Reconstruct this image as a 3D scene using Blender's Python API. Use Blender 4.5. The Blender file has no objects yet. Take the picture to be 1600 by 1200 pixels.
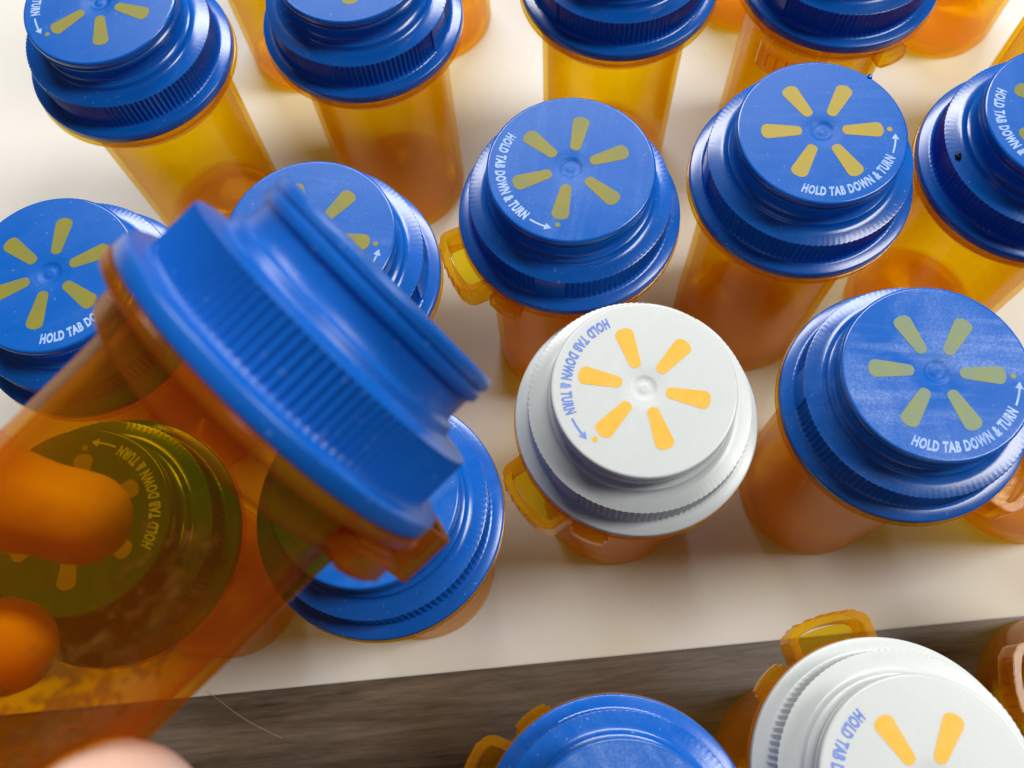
import bpy, bmesh, math, random
from math import sin, cos, pi, radians, atan2, sqrt
from mathutils import Vector, Matrix, noise

S = bpy.context.scene
C = S.collection
R = random.Random(7)

# ------------------------------------------------------------------ camera, world, lamps, exposure
CAM_H = 0.21333
cam = bpy.data.cameras.new('camera')
cam_o = bpy.data.objects.new('camera', cam)
C.objects.link(cam_o)
right = Vector((0.99456689, -0.09765528, -0.03605745))
up = Vector((0.10409944, 0.93299934, 0.34449316))
look = Vector((0.0, 0.34637506, -0.93809611))
m = Matrix((right, up, -look)).transposed().to_4x4()
m.translation = Vector((0, 0, CAM_H))
cam_o.matrix_world = m
cam.sensor_width = 36.0
cam.lens = 36.0 * 1413.4 / 1600.0
cam.clip_start = 0.002
cam.clip_end = 50
cam.dof.use_dof = True
cam.dof.focus_distance = 0.158
cam.dof.aperture_fstop = 25.0
S.camera = cam_o

w = bpy.data.worlds.new('World')
S.world = w
w.use_nodes = True
w.node_tree.nodes['Background'].inputs['Color'].default_value = (1.0, 0.95, 0.90, 1)
w.node_tree.nodes['Background'].inputs['Strength'].default_value = 0.06


def lamp(name, loc, target, sx, sy, power, col):
    l = bpy.data.lights.new(name, 'AREA')
    l.shape = 'RECTANGLE'
    l.size = sx
    l.size_y = sy
    l.energy = power
    l.color = col
    o = bpy.data.objects.new(name, l)
    C.objects.link(o)
    o.location = loc
    o.rotation_euler = (Vector(target) - Vector(loc)).to_track_quat('-Z', 'Y').to_euler()


lamp('ceiling_lamp_back', (0.15, 1.60, 1.70), (0.05, 0.1, 0), 1.90, 0.40, 54, (1.0, 0.975, 0.94))
lamp('ceiling_lamp_right', (1.12, 0.08, 1.5), (0.05, 0.05, 0), 0.45, 0.85, 23, (1.0, 0.975, 0.94))

S.view_settings.view_transform = 'Standard'
S.view_settings.look = 'None'
S.view_settings.exposure = 0.0
S.view_settings.gamma = 1.0
S.render.engine = 'CYCLES'
S.cycles.use_denoising = True
S.cycles.max_bounces = 20
S.cycles.transparent_max_bounces = 40
S.cycles.transmission_bounces = 16
S.cycles.diffuse_bounces = 5
S.cycles.caustics_reflective = False
S.cycles.caustics_refractive = False


# ------------------------------------------------------------------ node helpers
class NT:
    def __init__(s, name):
        s.m = bpy.data.materials.new(name)
        s.m.use_nodes = True
        s.t = s.m.node_tree
        s.t.nodes.clear()
        s.out = s.t.nodes.new('ShaderNodeOutputMaterial')

    def n(s, typ, **kw):
        nd = s.t.nodes.new(typ)
        for k, v in kw.items():
            if k.startswith('i_'):
                nd.inputs[k[2:].replace('_', ' ')].default_value = v
            else:
                setattr(nd, k, v)
        return nd

    def l(s, a, b):
        s.t.links.new(a, b)

    def mixc(s, fac, a, b, blend='MIX'):
        nd = s.t.nodes.new('ShaderNodeMix')
        nd.data_type = 'RGBA'
        nd.blend_type = blend
        for sock, v in ((nd.inputs[0], fac), (nd.inputs[6], a), (nd.inputs[7], b)):
            if hasattr(v, 'is_linked'):
                s.l(v, sock)
            else:
                sock.default_value = v
        return nd.outputs[2]

    def math(s, op, a, b=0.0, clamp=False):
        nd = s.t.nodes.new('ShaderNodeMath')
        nd.operation = op
        nd.use_clamp = clamp
        for sock, v in ((nd.inputs[0], a), (nd.inputs[1], b)):
            if hasattr(v, 'is_linked'):
                s.l(v, sock)
            else:
                sock.default_value = v
        return nd.outputs[0]

    def ramp(s, fac, stops):
        nd = s.t.nodes.new('ShaderNodeValToRGB')
        e = nd.color_ramp.elements
        while len(e) < len(stops):
            e.new(0.5)
        for x, (p, c) in zip(e, stops):
            x.position = p
            x.color = (c, c, c, 1) if isinstance(c, (int, float)) else (*c, 1)
        s.l(fac, nd.inputs[0])
        return nd.outputs[0]

    def noise(s, scale, detail=3, rough=0.5, vec=None, dist=0.0):
        nd = s.n('ShaderNodeTexNoise', i_Scale=scale, i_Detail=detail, i_Roughness=rough, i_Distortion=dist)
        if vec is not None:
            s.l(vec, nd.inputs['Vector'])
        return nd.outputs['Fac']

    def coords(s, which='Object', scale=(1, 1, 1), rot=(0, 0, 0), jitter=False):
        tc = s.n('ShaderNodeTexCoord')
        mp = s.n('ShaderNodeMapping')
        mp.inputs['Scale'].default_value = scale
        mp.inputs['Rotation'].default_value = rot
        s.l(tc.outputs[which], mp.inputs['Vector'])
        if jitter:
            oi = s.n('ShaderNodeObjectInfo')
            mul = s.n('ShaderNodeVectorMath', operation='SCALE')
            s.l(oi.outputs['Location'], mul.inputs[0])
            mul.inputs['Scale'].default_value = 13.0
            s.l(mul.outputs[0], mp.inputs['Location'])
        return mp.outputs[0]

    def bump(s, h, strength, dist):
        nd = s.n('ShaderNodeBump', i_Strength=strength, i_Distance=dist)
        s.l(h, nd.inputs['Height'])
        return nd.outputs[0]


def plastic_mat(name, col, col2, dust_col, rough=0.34, sss=0.0, spec=0.5, grain=0.05, wearing=1.0):
    t = NT(name)
    v = t.coords('Object', jitter=True)
    p = t.n('ShaderNodeBsdfPrincipled')
    at = t.n('ShaderNodeAttribute', attribute_type='OBJECT', attribute_name='wear')
    big = t.ramp(t.noise(70, 4, 0.6, v, 0.6), [(0.40, 0.0), (0.72, 1.0)])
    fine = t.ramp(t.noise(2600, 2, 0.6, v), [(0.42, 0.0), (0.70, 1.0)])
    spk = t.ramp(t.noise(1500, 1, 0.5, v), [(0.735, 0.0), (0.76, 1.0)])
    streak_v = t.coords('Object', (40, 400, 40), (0, 0, 0.7), True)
    streak = t.ramp(t.noise(1.0, 3, 0.6, streak_v), [(0.45, 0.0), (0.75, 1.0)])
    haze = t.math('MULTIPLY', t.math('MULTIPLY', t.math('ADD', big, streak), t.math('ADD', t.math('MULTIPLY', fine, 0.6), 0.4)), t.math('MULTIPLY', at.outputs['Fac'], wearing), True)
    base = t.mixc(t.math('MULTIPLY', big, 0.35), col, col2)
    base = t.mixc(t.math('MULTIPLY', haze, 0.45), base, dust_col)
    base = t.mixc(t.math('MULTIPLY', spk, 0.30), base, dust_col)
    t.l(base, p.inputs['Base Color'])
    rg = t.math('ADD', t.math('MULTIPLY', big, 0.06), rough)
    t.l(t.math('ADD', rg, t.math('MULTIPLY', haze, 0.15)), p.inputs['Roughness'])
    p.inputs['Specular IOR Level'].default_value = spec
    if sss:
        p.inputs['Subsurface Weight'].default_value = sss
        p.inputs['Subsurface Radius'].default_value = (1, 1, 1)
        p.inputs['Subsurface Scale'].default_value = 0.0012
    h = t.math('ADD', t.noise(3200, 3, 0.6, v), t.math('MULTIPLY', t.noise(160, 2, 0.5, v), 0.8))
    t.l(t.bump(h, grain, 0.0004), p.inputs['Normal'])
    t.l(p.outputs[0], t.out.inputs[0])
    return t.m


def print_mat(name, col, under, keep):
    t = NT(name)
    v = t.coords('Object', jitter=True)
    p = t.n('ShaderNodeBsdfPrincipled')
    g = t.ramp(t.noise(3000, 2, 0.7, v), [(0.3, keep), (0.65, 1.0)])
    b = t.ramp(t.noise(220, 3, 0.6, v), [(0.3, keep), (0.6, 1.0)])
    t.l(t.mixc(t.math('MULTIPLY', g, b), under, col), p.inputs['Base Color'])
    p.inputs['Roughness'].default_value = 0.46
    p.inputs['Specular IOR Level'].default_value = 0.28
    t.l(t.bump(t.noise(3200, 3, 0.6, v), 0.06, 0.0004), p.inputs['Normal'])
    t.l(p.outputs[0], t.out.inputs[0])
    return t.m


def amber_mat(name, face_tint, edge_tint, body_col, haze, rough=0.14, edge_gloss=0.5):
    """moulded see-through amber plastic: tinted clear film that deepens where the wall is seen
    edge-on (a longer way through it), a little milky scatter, and a glossy skin"""
    t = NT(name)
    v = t.coords('Object', jitter=True)
    lw = t.n('ShaderNodeLayerWeight', i_Blend=0.5)
    f2 = t.math('POWER', lw.outputs['Facing'], 2.2)
    tint = t.mixc(f2, (*face_tint, 1), (*edge_tint, 1))
    tr = t.n('ShaderNodeBsdfTransparent')
    t.l(tint, tr.inputs[0])
    df = t.n('ShaderNodeBsdfDiffuse')
    df.inputs[0].default_value = (*body_col, 1)
    tl = t.n('ShaderNodeBsdfTranslucent')
    tl.inputs[0].default_value = (*body_col, 1)
    sc = t.n('ShaderNodeMixShader', i_Fac=0.55)
    t.l(df.outputs[0], sc.inputs[1])
    t.l(tl.outputs[0], sc.inputs[2])
    cl = t.ramp(t.noise(60, 3, 0.6, v), [(0.3, 0.75), (0.7, 1.3)])
    hz = t.math('MULTIPLY', cl, t.math('ADD', haze, t.math('MULTIPLY', f2, 0.22)), True)
    m1 = t.n('ShaderNodeMixShader')
    t.l(hz, m1.inputs[0])
    t.l(tr.outputs[0], m1.inputs[1])
    t.l(sc.outputs[0], m1.inputs[2])
    gl = t.n('ShaderNodeBsdfGlossy', i_Roughness=rough)
    gl.inputs[0].default_value = (1, 0.93, 0.84, 1)
    bm = t.bump(t.math('ADD', t.noise(420, 3, 0.6, v), t.noise(90, 2, 0.5, v)), 0.06, 0.0005)
    t.l(bm, gl.inputs['Normal'])
    fac = t.math('ADD', t.math('MULTIPLY', t.math('POWER', lw.outputs['Facing'], 4.0), edge_gloss), 0.022)
    m2 = t.n('ShaderNodeMixShader')
    t.l(fac, m2.inputs[0])
    t.l(m1.outputs[0], m2.inputs[1])
    t.l(gl.outputs[0], m2.inputs[2])
    t.l(m2.outputs[0], t.out.inputs[0])
    return t.m


BLUE = (0.002, 0.104, 0.475, 1)
BLUE2 = (0.003, 0.118, 0.52, 1)
M = {}
M['blue'] = plastic_mat('glossy_blue_plastic', BLUE, BLUE2, (0.34, 0.46, 0.80, 1), 0.165, 0.0, 0.5, 0.025, 0.22)
M['blue_satin'] = plastic_mat('matt_blue_plastic', BLUE, BLUE2, (0.34, 0.46, 0.80, 1), 0.30, 0.0, 0.42, 0.03, 0.22)
M['blue_top'] = plastic_mat('satin_blue_plastic', BLUE, BLUE2, (0.34, 0.46, 0.80, 1), 0.36, 0.0, 0.17, 0.06)
M['white'] = plastic_mat('white_plastic', (0.58, 0.62, 0.615, 1), (0.55, 0.585, 0.585, 1), (0.74, 0.76, 0.76, 1), 0.26, 0.25, 0.5, 0.04)
M['white_top'] = plastic_mat('satin_white_plastic', (0.58, 0.62, 0.615, 1), (0.55, 0.585, 0.585, 1), (0.74, 0.76, 0.76, 1), 0.40, 0.25, 0.4, 0.08)
M['olive'] = print_mat('olive_yellow_print', (0.275, 0.235, 0.007, 1), (0.08, 0.16, 0.14, 1), 0.66)
M['gold'] = print_mat('gold_print', (0.44, 0.31, 0.012, 1), (0.20, 0.25, 0.15, 1), 0.72)
M['green'] = print_mat('dull_green_yellow_print', (0.25, 0.29, 0.075, 1), (0.12, 0.22, 0.35, 1), 0.6)
M['orange'] = print_mat('orange_yellow_print', (0.84, 0.43, 0.02, 1), (0.75, 0.58, 0.25, 1), 0.78)
M['pale_ink'] = print_mat('pale_ink', (0.42, 0.58, 0.86, 1), (0.10, 0.25, 0.70, 1), 0.55)
M['blue_ink'] = print_mat('blue_ink', (0.09, 0.19, 0.66, 1), (0.5, 0.56, 0.7, 1), 0.75)
M['amber'] = amber_mat('amber_plastic', (0.995, 0.915, 0.18), (0.975, 0.785, 0.09), (1.0, 0.52, 0.015), 0.105, 0.12, 0.36)
M['amber_dense'] = amber_mat('thick_amber_plastic', (0.99, 0.85, 0.13), (0.96, 0.68, 0.07), (1.0, 0.47, 0.02), 0.20)
M['amber_held_dense'] = amber_mat('thick_amber_plastic_of_held_bottle', (0.92, 0.60, 0.12), (0.80, 0.38, 0.07), (0.66, 0.20, 0.01), 0.34, 0.18, 0.3)
M['amber_held'] = amber_mat('amber_plastic_of_held_bottle', (0.955, 0.795, 0.10), (0.88, 0.50, 0.05), (0.95, 0.31, 0.004), 0.055, 0.12, 0.25)


def residue_mat():
    t = NT('torn_label_glue')
    v = t.coords('Object')
    df = t.n('ShaderNodeBsdfPrincipled')
    t.l(t.ramp(t.noise(420, 4, 0.65, v), [(0.3, (0.15, 0.065, 0.006)), (0.62, (0.30, 0.13, 0.012)), (0.82, (0.62, 0.38, 0.10))]), df.inputs['Base Color'])
    df.inputs['Roughness'].default_value = 0.35
    t.l(t.bump(t.noise(700, 4, 0.7, v), 0.6, 0.0006), df.inputs['Normal'])
    tr = t.n('ShaderNodeBsdfTransparent')
    tr.inputs[0].default_value = (0.95, 0.80, 0.45, 1)
    mx = t.n('ShaderNodeMixShader')
    t.l(t.ramp(t.noise(260, 4, 0.7, v), [(0.35, 0.05), (0.65, 0.50)]), mx.inputs[0])
    t.l(tr.outputs[0], mx.inputs[1])
    t.l(df.outputs[0], mx.inputs[2])
    t.l(mx.outputs[0], t.out.inputs[0])
    return t.m


M['residue'] = residue_mat()


def skin_mat():
    t = NT('skin')
    v = t.coords('Object')
    p = t.n('ShaderNodeBsdfPrincipled')
    t.l(t.ramp(t.noise(90, 4, 0.6, v), [(0.3, (0.64, 0.39, 0.30)), (0.7, (0.74, 0.52, 0.43))]), p.inputs['Base Color'])
    p.inputs['Roughness'].default_value = 0.5
    p.inputs['Subsurface Weight'].default_value = 0.25
    p.inputs['Subsurface Radius'].default_value = (1.0, 0.35, 0.2)
    p.inputs['Subsurface Scale'].default_value = 0.004
    w1 = t.n('ShaderNodeTexVoronoi', i_Scale=1100.0)
    t.l(v, w1.inputs['Vector'])
    t.l(t.bump(t.math('ADD', w1.outputs['Distance'], t.noise(300, 3, 0.6, v)), 0.08, 0.0004), p.inputs['Normal'])
    t.l(p.outputs[0], t.out.inputs[0])
    return t.m


M['skin'] = skin_mat()


def nail_mat():
    t = NT('nail')
    p = t.n('ShaderNodeBsdfPrincipled', i_Roughness=0.25)
    v = t.coords('Object')
    t.l(t.ramp(t.noise(120, 2, 0.5, v), [(0.3, (0.74, 0.45, 0.38)), (0.7, (0.82, 0.58, 0.50))]), p.inputs['Base Color'])
    t.l(p.outputs[0], t.out.inputs[0])
    return t.m


M['nail'] = nail_mat()


def wood_mat():
    t = NT('grey_brown_wood_laminate')
    v = t.coords('Object', (16, 230, 1), (0, 0, -0.012))
    v2 = t.coords('Object', (60, 900, 1), (0, 0, -0.012))
    v3 = t.coords('Object')
    p = t.n('ShaderNodeBsdfPrincipled')
    a = t.noise(1.0, 8, 0.68, v, 1.0)
    b = t.noise(1.0, 6, 0.75, v2, 0.5)
    c = t.noise(55, 4, 0.6, v3)
    d = t.noise(1.0, 3, 0.6, t.coords('Object', (190, 2300, 1), (0, 0, -0.012)))
    mixv = t.math('ADD', t.math('MULTIPLY', a, 0.51), t.math('ADD', t.math('MULTIPLY', b, 0.24), t.math('ADD', t.math('MULTIPLY', c, 0.10), t.math('MULTIPLY', d, 0.15))))
    t.l(t.ramp(mixv, [(0.37, (0.040, 0.027, 0.017)), (0.46, (0.100, 0.073, 0.050)), (0.54, (0.150, 0.115, 0.084)), (0.66, (0.225, 0.180, 0.138))]), p.inputs['Base Color'])
    t.l(t.ramp(mixv, [(0.3, 0.34), (0.7, 0.48)]), p.inputs['Roughness'])
    t.l(t.bump(mixv, 0.15, 0.0006), p.inputs['Normal'])
    t.l(p.outputs[0], t.out.inputs[0])
    return t.m


M['wood'] = wood_mat()


def paper_mat():
    t = NT('cream_paper')
    v = t.coords('Object')
    p = t.n('ShaderNodeBsdfPrincipled', i_Roughness=0.62)
    base = t.ramp(t.noise(16, 4, 0.6, v), [(0.3, (0.755, 0.74, 0.695)), (0.7, (0.795, 0.78, 0.735))])
    spots = t.ramp(t.noise(620, 2, 0.5, v), [(0.745, 0.0), (0.775, 0.35)])
    scuff = t.ramp(t.noise(1.0, 4, 0.7, t.coords('Object', (60, 420, 1), (0, 0, 0.5))), [(0.68, 0.0), (0.82, 0.22)])
    base = t.mixc(spots, base, (0.45, 0.38, 0.30, 1))
    t.l(t.mixc(scuff, base, (0.60, 0.55, 0.47, 1)), p.inputs['Base Color'])
    t.l(t.bump(t.math('ADD', t.noise(900, 3, 0.6, v), t.noise(20, 2, 0.5, v)), 0.08, 0.0005), p.inputs['Normal'])
    p.inputs['Specular IOR Level'].default_value = 0.35
    t.l(p.outputs[0], t.out.inputs[0])
    return t.m


M['paper'] = paper_mat()


def plain_mat(name, col, rough):
    t = NT(name)
    v = t.coords('Object')
    p = t.n('ShaderNodeBsdfPrincipled', i_Roughness=rough)
    t.l(t.mixc(t.noise(800, 2, 0.5, v), (*[c * 0.8 for c in col], 1), (*col, 1)), p.inputs['Base Color'])
    t.l(p.outputs[0], t.out.inputs[0])
    return t.m


M['black'] = plain_mat('black_speck', (0.012, 0.015, 0.02), 0.15)
M['hair'] = plain_mat('pale_fibre', (0.55, 0.47, 0.38), 0.5)

# ------------------------------------------------------------------ mesh helpers
CM = 0.01


def mesh_from(name, verts, faces, mat, smooth_angle=None):
    me = bpy.data.meshes.new(name)
    me.from_pydata(verts, [], faces)
    me.materials.append(mat)
    me.validate()
    if smooth_angle is not None:
        bm = bmesh.new()
        bm.from_mesh(me)
        bmesh.ops.recalc_face_normals(bm, faces=bm.faces)
        for f in bm.faces:
            f.smooth = True
        for e in bm.edges:
            if len(e.link_faces) == 2 and e.calc_face_angle(0) > radians(smooth_angle):
                e.smooth = False
        bm.to_mesh(me)
        bm.free()
    return me


def lathe(profile, n, rfun=None):
    """profile of (r,z); closed into itself; r==0 becomes a pole"""
    V, F, rows = [], [], []
    for i, (r, z) in enumerate(profile):
        if r < 1e-9:
            rows.append([len(V)])
            V.append((0, 0, z))
        else:
            row = []
            for k in range(n):
                a = 2 * pi * k / n
                rr = rfun(i, r, z, a, k) if rfun else r
                row.append(len(V))
                V.append((rr * cos(a), rr * sin(a), z))
            rows.append(row)
    for A, B in zip(rows, rows[1:]):
        if len(A) == 1 and len(B) == 1:
            continue
        for k in range(n):
            k2 = (k + 1) % n
            if len(A) == 1:
                F.append((A[0], B[k2], B[k]))
            elif len(B) == 1:
                F.append((A[k], A[k2], B[0]))
            else:
                F.append((A[k], A[k2], B[k2], B[k]))
    return V, F


def link(name, data, parent=None):
    o = bpy.data.objects.new(name, data)
    C.objects.link(o)
    if parent:
        o.parent = parent
    return o


def tag(o, label=None, cat=None, group=None, kind=None):
    for k, v in (('label', label), ('category', cat), ('group', group), ('kind', kind)):
        if v:
            o[k] = v


# ------------------------------------------------------------------ setting: tabletop, paper sheet
def slab(x0, x1, y0, y1, z0, z1, bev):
    bm = bmesh.new()
    bmesh.ops.create_cube(bm, size=1)
    for v in bm.verts:
        v.co = Vector((x0 if v.co.x < 0 else x1, y0 if v.co.y < 0 else y1, z0 if v.co.z < 0 else z1))
    bmesh.ops.bevel(bm, geom=bm.edges[:], offset=bev, segments=2, affect='EDGES')
    return bm


def bm_mesh(name, bm, mat):
    me = bpy.data.meshes.new(name)
    bm.to_mesh(me)
    bm.free()
    me.materials.append(mat)
    return me


PT = 0.0005   # thickness of the sheet
top = link('tabletop', bm_mesh('tabletop', slab(-0.75, 0.85, -0.45, 0.75, -0.03 - PT, -PT, 0.002), M['wood']))
tag(top, 'grey brown wood grain tabletop', None, None, 'structure')
sheet = link('paper_sheet', bm_mesh('paper_sheet', slab(-0.45, 0.50, 0.0, 0.62, -PT + 0.00004, 0.0, 0.0002), M['paper']))
sheet.location = (0.0, 0.0113, 0)
sheet.rotation_euler.z = radians(-0.4)
tag(sheet, 'large cream white sheet lying on the wooden tabletop under the bottles', 'paper sheet')

# ------------------------------------------------------------------ bottle cap
RF, RS, RD, HS, HD = 2.10, 1.868, 1.490, 0.85, 1.630
NRIB, SUB = 116, 4
NSEG = NRIB * SUB


def cap_mesh(name, mat, top_mat):
    P = [(0, 0.02), (1.7, 0.02), (2.07, 0.0), (2.092, 0.008), (2.10, 0.025), (2.10, 0.165), (2.092, 0.188), (2.072, 0.20),
         (1.92, 0.203), (1.882, 0.212), (1.868, 0.235), (1.868, 0.30), (1.868, 0.55), (1.868, 0.785), (1.870, 0.815), (1.862, 0.834), (1.84, 0.840),
         (1.66, 0.858), (1.60, 0.870), (1.555, 0.890), (1.535, 0.915), (1.53, 0.96), (1.515, 1.0), (1.455, 1.025), (1.435, 1.05), (1.43, 1.15), (1.43, 1.28),
         (1.44, 1.315), (1.475, 1.335), (1.49, 1.36), (1.49, 1.44), (1.462, 1.462), (1.462, 1.485), (1.488, 1.505), (1.490, 1.57), (1.484, 1.607), (1.462, 1.628), (1.44, 1.63),
         (0.42, 1.630), (0.29, 1.629), (0.265, 1.624), (0.235, 1.624), (0.20, 1.618), (0.175, 1.602), (0.14, 1.594), (0.085, 1.594), (0.06, 1.603), (0.03, 1.604), (0, 1.600)]

    ribs = {10: 0.35, 11: 0.9, 12: 1.0, 13: 1.0, 14: 0.75, 15: 0.22}

    def rf(i, r, z, a, k):
        if i in ribs:
            d = math.degrees(a) % 180
            if 9 < d < 171:
                ph = (k % SUB) / SUB
                return r - 0.045 * ribs[i] * (0.5 + 0.5 * cos(2 * pi * ph))
        return r
    V, F = lathe(P, NSEG, rf)
    # the top skin near the centre needs few segments, but a shared ring count keeps it watertight
    V = [(x * CM, y * CM, z * CM) for x, y, z in V]
    me = mesh_from(name, V, F, mat, 42)
    me.materials.append(top_mat)
    for p in me.polygons:
        if p.center.z > 1.575 * CM and sqrt(p.center.x ** 2 + p.center.y ** 2) < 1.445 * CM:
            p.material_index = 1
    return me


CAP = {'satin_blue': cap_mesh('satin_blue_cap', M['blue_satin'], M['blue_top']), 'blue': cap_mesh('blue_cap', M['blue'], M['blue_top']), 'white': cap_mesh('white_cap', M['white'], M['white_top'])}
ZP = (HD + 0.0035) * CM


def petal_mesh(name, mat):
    pts = []
    x0, x1, h0, h1 = 0.235, 0.715, 0.064, 0.102
    for k in range(7):
        a = pi / 2 + pi * k / 6
        pts.append((x0 + 0.05 + 0.05 * cos(a), h0 * sin(a)))
    for k in range(9):
        a = -pi / 2 + pi * k / 8
        ca = abs(cos(a)) ** 0.95
        sa = math.copysign(abs(sin(a)) ** 0.95, sin(a))
        pts.append((x1 - 0.075 + 0.075 * ca, h1 * sa))
    V = [(x * RD * CM, y * RD * CM, ZP) for x, y in pts]
    me = mesh_from(name, V, [tuple(range(len(V)))], mat)
    return me


def lettering_mesh(name, mat):
    cu = bpy.data.curves.new('lettering', 'FONT')
    cu.body = 'HOLD TAB DOWN & TURN'
    cu.size = 1.0
    cu.shear = 0.12
    cu.offset = 0.052
    cu.resolution_u = 3
    cu.space_character = 1.13
    ob = bpy.data.objects.new('lettering', cu)
    C.objects.link(ob)
    dg = bpy.context.evaluated_depsgraph_get()
    me0 = ob.evaluated_get(dg).to_mesh()
    bm = bmesh.new()
    bm.from_mesh(me0)
    ob.evaluated_get(dg).to_mesh_clear()
    bpy.data.objects.remove(ob)
    xs = [v.co.x for v in bm.verts]
    ys = [v.co.y for v in bm.verts]
    x0, x1, y0, y1 = min(xs), max(xs), min(ys), max(ys)
    for v in bm.verts:
        u = (v.co.x - x0) / (x1 - x0)
        t = (v.co.y - y0) / (y1 - y0)
        a = radians(-112 + 86 * u)
        r = (0.895 - 0.125 * t) * RD * CM
        v.co = Vector((r * cos(a), r * sin(a), ZP))
    return bm_mesh(name, bm, mat)


def arrow_mesh(name, mat):
    r0, w_ = 0.845, 0.011
    V, F = [], []
    n = 9
    for k in range(n):
        a = radians(-23 + 13.5 * k / (n - 1))
        for rr in (r0 - w_, r0 + w_):
            V.append((rr * cos(a), rr * sin(a)))
    for k in range(n - 1):
        F.append((2 * k, 2 * k + 1, 2 * k + 3, 2 * k + 2))
    a, b = radians(-9.6), radians(-4.2)
    i = len(V)
    V += [((r0 - 0.045) * cos(a), (r0 - 0.045) * sin(a)), ((r0 + 0.045) * cos(a), (r0 + 0.045) * sin(a)), (r0 * cos(b), r0 * sin(b))]
    F.append((i, i + 1, i + 2))
    return mesh_from(name, [(x * RD * CM, y * RD * CM, ZP + 1e-5) for x, y in V], F, mat)


def dot_mesh(name, mat):
    V = [((0.785 + 0.031 * cos(2 * pi * k / 20)) * RD * CM, 0.031 * sin(2 * pi * k / 20) * RD * CM, ZP) for k in range(20)]
    return mesh_from(name, V, [tuple(range(20))], mat)


PETAL = {k: petal_mesh('petal_' + k, M[k]) for k in ('olive', 'gold', 'green', 'orange')}
DOT = {k: dot_mesh('dot_' + k, M[k]) for k in ('olive', 'gold', 'green', 'orange')}
LETTER = {k: lettering_mesh('lettering_' + k, M[k]) for k in ('pale_ink', 'blue_ink')}
ARROW = {k: arrow_mesh('arrow_' + k, M[k]) for k in ('pale_ink', 'blue_ink')}


# ------------------------------------------------------------------ vial (hung from the rim: z = 0 is the rim's top, the base is at -h)
def vial_mesh(name, h, mat, dense):
    ro, ri = 1.605, 1.50
    rt = 1.66
    P = [(0, -h + .10), (1.05, -h + .09), (1.25, -h + .05), (1.36, -h + .0), (1.46, -h + .004), (1.56, -h + .05), (1.600, -h + .13), (1.605, -h + .3),
         (1.615, -h * 0.55), (1.63, -1.0), (1.64, -0.62), (1.72, -0.56), (1.84, -0.54), (1.86, -0.50), (1.86, -0.22), (1.90, -0.17),
         (2.08, -0.155), (2.12, -0.13), (2.125, -0.06), (2.11, -0.025), (2.07, -0.012), (1.60, -0.012),
         (1.54, -0.03), (1.53, -0.5), (1.515, -1.0), (1.49, -h * 0.6), (1.475, -h + .42), (1.42, -h + .27), (1.28, -h + .22), (0.25, -h + .21), (0.2, -h + .19), (0.1, -h + .19), (0, -h + .19)]
    V, F = lathe(P, 96)
    me = mesh_from(name, [(x * CM, y * CM, z * CM) for x, y, z in V], F, mat, 38)
    me.materials.append(dense)
    for p in me.polygons:
        r = max(sqrt(me.vertices[i].co.x ** 2 + me.vertices[i].co.y ** 2) for i in p.vertices) / CM
        if r > 1.70 or p.center.z / CM < -h + 0.10 or (p.center.z / CM < -h + 0.25 and r < 1.45):
            p.material_index = 1          # the collar and the floor are thick plastic
    return me


def arc_box(V, F, r0, r1, z0, z1, a0, a1, n=8, bow=0.0):
    """a closed curved bar; angles in degrees; bow lifts the middle outwards"""
    i = len(V)
    for k in range(n + 1):
        t = k / n
        a = radians(a0 + (a1 - a0) * t)
        d = bow * sin(pi * t)
        for (r, z) in ((r0 + d, z0), (r1 + d, z0), (r1 + d, z1), (r0 + d, z1)):
            V.append((r * cos(a), r * sin(a), z))
    for k in range(n):
        b = i + 4 * k
        for j in range(4):
            F.append((b + j, b + (j + 1) % 4, b + 4 + (j + 1) % 4, b + 4 + j))
    F.append((i + 3, i + 2, i + 1, i))
    b = i + 4 * n
    F.append((b, b + 1, b + 2, b + 3))


def bevelled(name, V, F, mat, off=0.00025):
    me = mesh_from(name, [(x * CM, y * CM, z * CM) for x, y, z in V], F, mat)
    bm = bmesh.new()
    bm.from_mesh(me)
    bmesh.ops.recalc_face_normals(bm, faces=bm.faces)
    es = [e for e in bm.edges if len(e.link_faces) == 2 and e.calc_face_angle(0) > radians(50)]
    bmesh.ops.bevel(bm, geom=es, offset=off, segments=2, affect='EDGES', clamp_overlap=True)
    for f in bm.faces:
        f.smooth = True
    for e in bm.edges:
        if len(e.link_faces) == 2 and e.calc_face_angle(0) > radians(40):
            e.smooth = False
    bm.to_mesh(me)
    bm.free()
    return me


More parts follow.
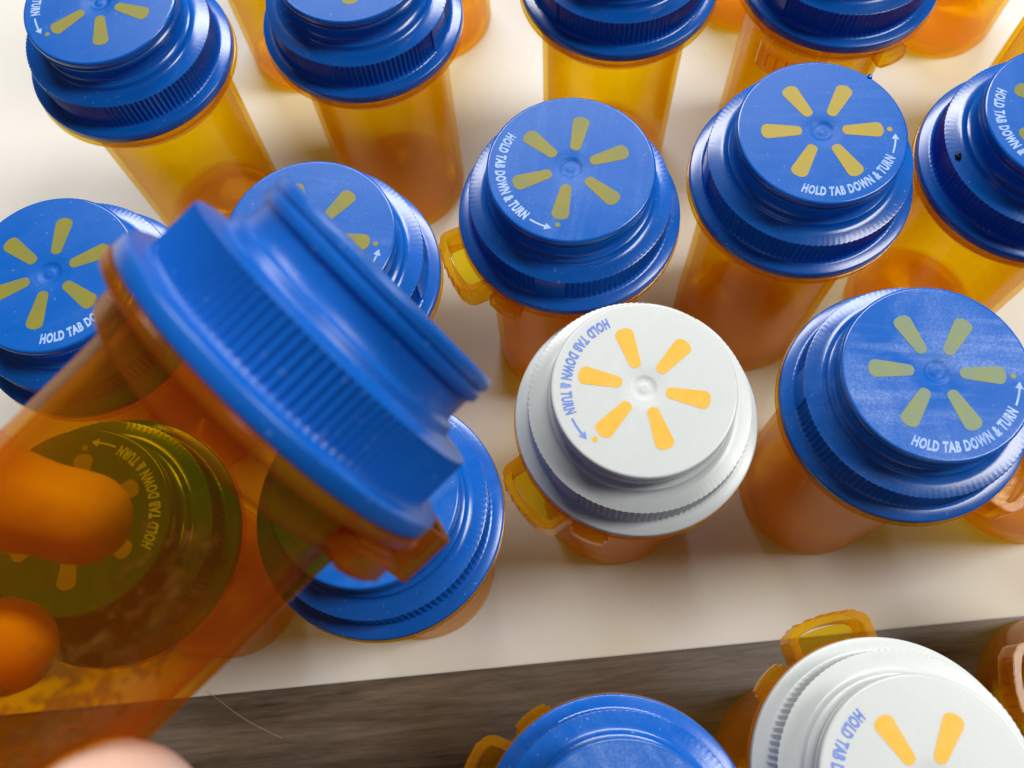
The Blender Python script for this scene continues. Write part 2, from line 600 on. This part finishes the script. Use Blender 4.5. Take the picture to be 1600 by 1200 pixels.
def tab_mesh(name, mat):
    """a rounded U-shaped frame standing out from the collar, small grip ridges on its outer face"""
    V, F = [], []
    hw = 18.0

    def path(r1, inset, z):
        L = []
        rc = 0.20 - inset * 0.8                     # corner radius
        wd = radians(hw) * 2.2 - inset              # half width
        ro = r1 - inset
        L.append((1.86, -wd))
        L.append((ro - rc - 0.05, -wd))
        for k in range(1, 6):
            a = pi / 2 * k / 6
            L.append((ro - rc - 0.05 + rc * sin(a), -wd + rc * (1 - cos(a))))
        for k in range(9):
            y = -wd + rc + (2 * wd - 2 * rc) * k / 8
            L.append((ro - 0.05 + 0.09 * cos(pi / 2 * y / wd), y))
        for k in range(5, 0, -1):
            a = pi / 2 * k / 6
            L.append((ro - rc - 0.05 + rc * sin(a), wd - rc * (1 - cos(a))))
        L.append((ro - rc - 0.05, wd))
        L.append((1.86, wd))
        return [(x, y, z) for x, y in L]
    A = path(2.50, 0, -0.62)
    Bt = path(2.52, 0, 0.04)
    Ct = path(2.52, 0.14, 0.04)
    D = path(2.50, 0.14, -0.62)
    n = len(A)
    V = A + Bt + Ct + D
    for k in range(n - 1):
        for j in range(4):
            F.append((j * n + k, j * n + k + 1, ((j + 1) % 4) * n + k + 1, ((j + 1) % 4) * n + k))
    F.append((0, n, 2 * n, 3 * n))
    F.append((n - 1, 4 * n - 1, 3 * n - 1, 2 * n - 1))
    for k in range(5):
        y = -0.42 + 0.21 * k
        i = len(V)
        x0 = 2.44 + 0.09 * cos(pi / 2 * y / 0.69)
        for (x, yy, z) in ((x0, -.03, -.45), (x0 + .025, -.02, -.42), (x0 + .025, .02, -.42), (x0, .03, -.45), (x0, -.03, -.02), (x0 + .025, -.02, -.05), (x0 + .025, .02, -.05), (x0, .03, -.02)):
            V.append((x + 0.015, y + yy, z))
        for q in ((0, 1, 2, 3), (7, 6, 5, 4), (0, 4, 5, 1), (1, 5, 6, 2), (2, 6, 7, 3), (3, 7, 4, 0)):
            F.append(tuple(i + c for c in q))
    return bevelled(name, V, F, mat, 0.00035)


def web_mesh(name, mat):
    V, F = [], []
    arc_box(V, F, 1.88, 2.37, -0.34, -0.27, -13.4, 13.4, 8)
    return bevelled(name, V, F, mat, 0.0001)


def lug_mesh(name, mat):
    V, F = [], []
    arc_box(V, F, 1.87, 2.24, -0.50, -0.16, -9, 9, 8, 0.03)
    return bevelled(name, V, F, mat, 0.0006)


VIAL = {}
TAB, WEB, LUG = {}, {}, {}
for k in ('amber', 'amber_held'):
    TAB[k] = tab_mesh('tab_' + k, M[k + '_dense'])
    WEB[k] = web_mesh('web_' + k, M[k])
    LUG[k] = lug_mesh('lug_' + k, M[k + '_dense'])
ZF = 0.06119   # height of the cap's lower rim above the sheet for the common size


def bottle(x, y, label, dot=None, tab=None, colour='blue', ink='olive', wear=0.3, h=ZF, matrix=None, amber='amber',
           lugs=(30,), printed=True, group='amber pill bottles with screw caps'):
    root = link('pill_bottle', None)
    root.empty_display_size = 0.01
    tag(root, label, 'pill bottle', group)
    key = (amber, round(h, 4))
    if key not in VIAL:
        VIAL[key] = vial_mesh('vial_%s_%d' % (amber, round(h * 1e4)), h / CM, M[amber], M[amber + '_dense'])
    if matrix is None:
        root.location = (x, y, 0.0 if y > 0.01 else -PT)
        off = h + 0.00002
    else:
        root.matrix_world = matrix
        off = h
    v = link('vial', VIAL[key], root)
    v.location.z = off
    if tab is not None:
        for nm, dat in (('tab', TAB), ('web', WEB)):
            t = link(nm, dat[amber], v)
            t.rotation_euler.z = radians(tab)
        for d in lugs:
            lg = link('lug', LUG[amber], v)
            lg.rotation_euler.z = radians(tab + d)
    c = link('cap', CAP[colour], root)
    c.location.z = off
    c.rotation_euler.z = radians(dot if dot is not None else 30)
    c['wear'] = wear
    if printed and dot is not None:
        for k in range(6):
            p = link('petal', PETAL[ink], c)
            p.rotation_euler.z = radians(60 * k)
        inkc = 'blue_ink' if colour == 'white' else 'pale_ink'
        link('lettering', LETTER[inkc], c)
        link('arrow', ARROW[inkc], c)
        link('dot', DOT[ink], c)
    return root, v, c


# ------------------------------------------------------------------ the bottles standing on the sheet and the table
B = {}
B['E'] = bottle(0.01420, 0.08923, 'blue capped bottle with olive petals, standing directly behind the white capped one', -108, 199, wear=0.35)
B['F'] = bottle(0.05889, 0.09140, 'blue capped bottle with bright gold petals and a nick in the cap edge', -6, None, ink='gold', wear=0.25)
B['W'] = bottle(0.02082, 0.04725, 'white capped bottle standing in the middle of the cream sheet', -139, 211, colour='white', ink='orange', wear=0.3)
B['G'] = bottle(0.06698, 0.04478, 'scuffed blue capped bottle with dull green petals, right of the white capped one', -10, -41, ink='green', wear=1.0)
B['A'] = bottle(-0.07170, 0.13749, 'blue capped bottle at the top left corner, clear amber body above the sheet', -145, None, wear=0.1)
B['B'] = bottle(-0.02313, 0.14099, 'blue capped bottle with one petal tip at the top edge, brown patch in its body', 150, None, wear=0.15)
B['D'] = bottle(-0.07671, 0.07916, 'blue capped bottle at the left edge, partly behind the held bottle', 19, None, wear=0.1)
B['C'] = bottle(-0.03192, 0.08134, 'blue capped bottle half hidden behind the cap of the held bottle', -16, None, wear=0.3)
B['H'] = bottle(-0.02453, 0.03505, 'glossy blue capped bottle directly under the tab of the held bottle', None, None, wear=0.35)
B['O'] = bottle(-0.06930, 0.03530, 'bottle whose cap is seen green through the held amber bottle', 86, None, wear=0.2)
B['I'] = bottle(0.10246, 0.08921, 'blue capped bottle with a small black speck on its shoulder at the right edge', -101, None, wear=0.15)
B['J'] = bottle(0.03145, 0.14451, 'blue capped bottle cut by the top edge, behind the olive petal cap', None, None, wear=0.15)
B['K'] = bottle(0.07728, 0.14062, 'blue capped bottle cut by the top edge, amber lugs showing under its rim', None, -125, wear=0.15, lugs=(57,))
B['L'] = bottle(0.00874, -0.01860, 'blue capped bottle standing on the bare wood at the bottom edge', 300, 153, wear=0.8, lugs=(-32,))
B['M'] = bottle(0.05080, -0.01419, 'white capped bottle standing on the bare wood at the bottom right', -124, 100, colour='white', ink='orange', wear=0.3, lugs=(32,))
B['N'] = bottle(0.1100, -0.0060, 'bottle at the right edge on bare wood, only its tab and body in view', None, 172, h=0.0385, wear=0.2)
B['P'] = bottle(0.1148, 0.0423, 'bottle at the right edge showing only its amber base behind the scuffed cap', None, None, wear=0.2)
B['Q1'] = bottle(-0.0490, 0.1901, 'bottle in the back row, amber base between the two top left bottles', None, None, wear=0.1)
B['Q2'] = bottle(-0.0108, 0.1958, 'bottle in the back row, amber base right of the one with the brown patch', None, None, wear=0.1)
B['Q3'] = bottle(0.0799, 0.1946, 'bottle in the back row, amber base between the two caps cut by the top edge', None, None, wear=0.1)
B['Q4'] = bottle(0.1325, 0.1789, 'back row bottle, amber base left of the tall one at the top right corner', None, None, wear=0.1)
B['Q5'] = bottle(0.1400, 0.1311, 'tall bottle at the top right corner, its amber side rising behind the speck cap', None, None, h=0.0800, wear=0.1)

# a nick of flash on one cap's edge, and a black speck on another's shoulder
bm = bmesh.new()
bmesh.ops.create_icosphere(bm, subdivisions=2, radius=0.00055)
for v in bm.verts:
    v.co *= 1 + 0.5 * noise.noise(v.co * 2500)
me = bm_mesh('burr', bm, M['blue'])
o = link('burr', me, B['F'][2])
o.location = (RD * CM * cos(radians(49)), RD * CM * sin(radians(49)), HD * CM - 0.0002)
bm = bmesh.new()
bmesh.ops.create_icosphere(bm, subdivisions=3, radius=1.0)
for v in bm.verts:
    v.co = Vector((v.co.x * 0.00085, v.co.y * 0.00055, v.co.z * 0.00045)) * (1 + 0.25 * noise.noise(v.co * 1.7))
o = link('black_speck', bm_mesh('black_speck', bm, M['black']), B['I'][2])
SPECK = Vector((-0.0166, 0.0045, HS * CM + 0.0002))
o.location = Matrix.Rotation(radians(120), 3, 'Z') @ SPECK

# ------------------------------------------------------------------ the bottle held up in the hand
AX = Vector((0.782, 0.588, 0.208)).normalized()
OR = Vector((-0.0240, 0.0340, CAM_H - 0.0870))      # centre of the cap's lower rim
e1 = AX.cross(Vector((0, 0, 1))).normalized()            # across, to the lower right in the picture
e2 = AX.cross(e1)
mat = Matrix((e1, e2, AX)).transposed().to_4x4()
mat.translation = OR - AX * ZF
held = bottle(0, 0, 'tilted blue capped bottle held up in the hand, torn glue on its amber side', 205, 47, colour='satin_blue', wear=0.12, matrix=mat, amber='amber_held', lugs=(-62,))


def residue_mesh():
    """torn, flaky label remains: a thin curved skin a little proud of the vial's wall, full of gaps"""
    V, F, idx = [], [], {}
    na, nz = 150, 110
    a0, a1 = radians(5), radians(105)
    z0, z1 = -5.8, -1.0

    def keep(i, j):
        u, t = i / na, j / nz
        band = 0.42 + 0.06 * (t - 0.5) + 0.16 * noise.noise(Vector((t * 5, 1.3, 0)))
        d = abs(u - band) / (0.10 + 0.07 * noise.noise(Vector((t * 9, u * 3, 4.0))) + 0.10 * max(0, 0.45 - t))
        nz_ = noise.fractal(Vector((u * 20, t * 20, 2.0)), 0.6, 2.1, 5)
        return nz_ > -0.30 + 0.50 * d + 0.5 * max(0, t - 0.8) + 3.0 * max(0, 0.52 - t)

    def vert(i, j):
        if (i, j) not in idx:
            a = a0 + (a1 - a0) * i / na
            z = z0 + (z1 - z0) * j / nz
            r = 1.640 + 0.014 * noise.noise(Vector((i * 0.35, j * 0.35, 7)))
            idx[(i, j)] = len(V)
            V.append((r * cos(a) * CM, r * sin(a) * CM, z * CM))
        return idx[(i, j)]
    for i in range(na):
        for j in range(nz):
            if keep(i, j):
                F.append((vert(i, j), vert(i + 1, j), vert(i + 1, j + 1), vert(i, j + 1)))
    me = mesh_from('label_glue', V, F, M['residue'])
    bm = bmesh.new()
    bm.from_mesh(me)
    bmesh.ops.solidify(bm, geom=bm.faces[:], thickness=0.00006)
    bm.to_mesh(me)
    bm.free()
    return me


GLUE = link('label_glue', residue_mesh(), held[1])
GLUE.rotation_euler.z = radians(269)

# ------------------------------------------------------------------ the hand
HANDP = dict(
    index=[(-0.0567, 0.0296, 0.1001, .0066), (-0.0665, 0.0328, 0.1023, .0072), (-0.0723, 0.0386, 0.1103, .0078), (-0.0859, 0.0127, 0.1199, .0095)],
    middle=[(-0.0693, 0.0154, 0.0927, .0068), (-0.0807, 0.0164, 0.0931, .0075), (-0.0913, 0.0211, 0.0996, .0082), (-0.0960, 0.0048, 0.1149, .0095)],
    ring=[(-0.0888, 0.0030, 0.0865, .0066), (-0.0972, 0.0047, 0.0882, .0072), (-0.1056, 0.0095, 0.0943, .0078), (-0.1056, -0.0035, 0.1086, .009)],
    pinky=[(-0.1020, -0.0096, 0.0805, .0056), (-0.1084, -0.0088, 0.0815, .0062), (-0.1155, -0.0054, 0.0870, .0068), (-0.1145, -0.0135, 0.1009, .008)],
    thumb=[(-0.0415, -0.0068, 0.1216, .0096), (-0.0504, -0.0162, 0.1205, .0095), (-0.0662, -0.0264, 0.1172, .0105), (-0.0966, -0.0340, 0.1068, .0135)])
WRIST = Vector((-0.152, -0.046, 0.094))
ELBOW = Vector((-0.36, -0.20, 0.055))


def hand_mesh():
    bm = bmesh.new()

    def capsule(a, ra, b, rb, n=4):
        L = (b - a).length
        k = max(2, int(L / 0.002))
        for i in range(k + 1):
            t = i / k
            r = ra + (rb - ra) * t
            bmesh.ops.create_icosphere(bm, subdivisions=2, radius=r, matrix=Matrix.Translation(a.lerp(b, t)))
    for nm, J in HANDP.items():
        pts = [(Vector(p[:3]), p[3]) for p in J]
        for (a, ra), (b, rb) in zip(pts, pts[1:]):
            waist = (ra + rb) / 2 * 0.93
            mid = a.lerp(b, 0.5)
            capsule(a, ra, mid, waist)
            capsule(mid, waist, b, rb)
        a, ra = pts[-1]
        capsule(a, ra, WRIST + Vector((0, 0, 0)), 0.0165)
    w2 = WRIST.lerp(ELBOW, 0.25)
    for dx in (-0.008, 0.008):
        s = Vector((0.6 * dx, -0.8 * dx, 0.2 * dx))
        capsule(WRIST + s, 0.0165, w2 + s, 0.021)
        capsule(w2 + s, 0.021, ELBOW + s, 0.034)
    me = bpy.data.meshes.new('hand_raw')
    bm.to_mesh(me)
    bm.free()
    ob = bpy.data.objects.new('hand_raw', me)
    C.objects.link(ob)
    r = ob.modifiers.new('r', 'REMESH')
    r.mode = 'VOXEL'
    r.voxel_size = 0.0010
    s = ob.modifiers.new('s', 'SMOOTH')
    s.factor = 0.5
    s.iterations = 22
    dg = bpy.context.evaluated_depsgraph_get()
    out = bpy.data.meshes.new_from_object(ob.evaluated_get(dg))
    bpy.data.objects.remove(ob)
    out.name = 'hand'
    out.materials.clear()
    out.materials.append(M['skin'])
    for p in out.polygons:
        p.use_smooth = True
    return out


hand = link('hand', hand_mesh())
tag(hand, 'bare hand holding the tilted bottle, thumb in front and fingertips behind the amber side', 'hand')


# ------------------------------------------------------------------ a stray hair on the wood
def hair_mesh():
    V, F = [], []
    A, D = Vector((-0.0757, 0.0128, 0.00022)), Vector((-0.0590, 0.0012, -PT + 0.0001))
    n, k = 24, 5
    side = (D - A).normalized().cross(Vector((0, 0, 1)))
    for i in range(n + 1):
        t = i / n
        c = A.lerp(D, t) + side * 0.0008 * sin(pi * t)
        c.z = max(-PT, -PT + (0.00022 + PT) * max(0, 1 - t * 4)) + 0.00009
        for j in range(k):
            a = 2 * pi * j / k
            V.append(c + (side * cos(a) + Vector((0, 0, 1)) * sin(a)) * 0.00006)
    for i in range(n):
        for j in range(k):
            F.append((i * k + j, i * k + (j + 1) % k, (i + 1) * k + (j + 1) % k, (i + 1) * k + j))
    F.append(tuple(range(k)))
    F.append(tuple(n * k + j for j in reversed(range(k))))
    return mesh_from('stray_hair', V, F, M['hair'])


h_ = link('stray_hair', hair_mesh())
tag(h_, 'thin pale stray hair lying on the dark wood beside the sheet edge', 'hair')
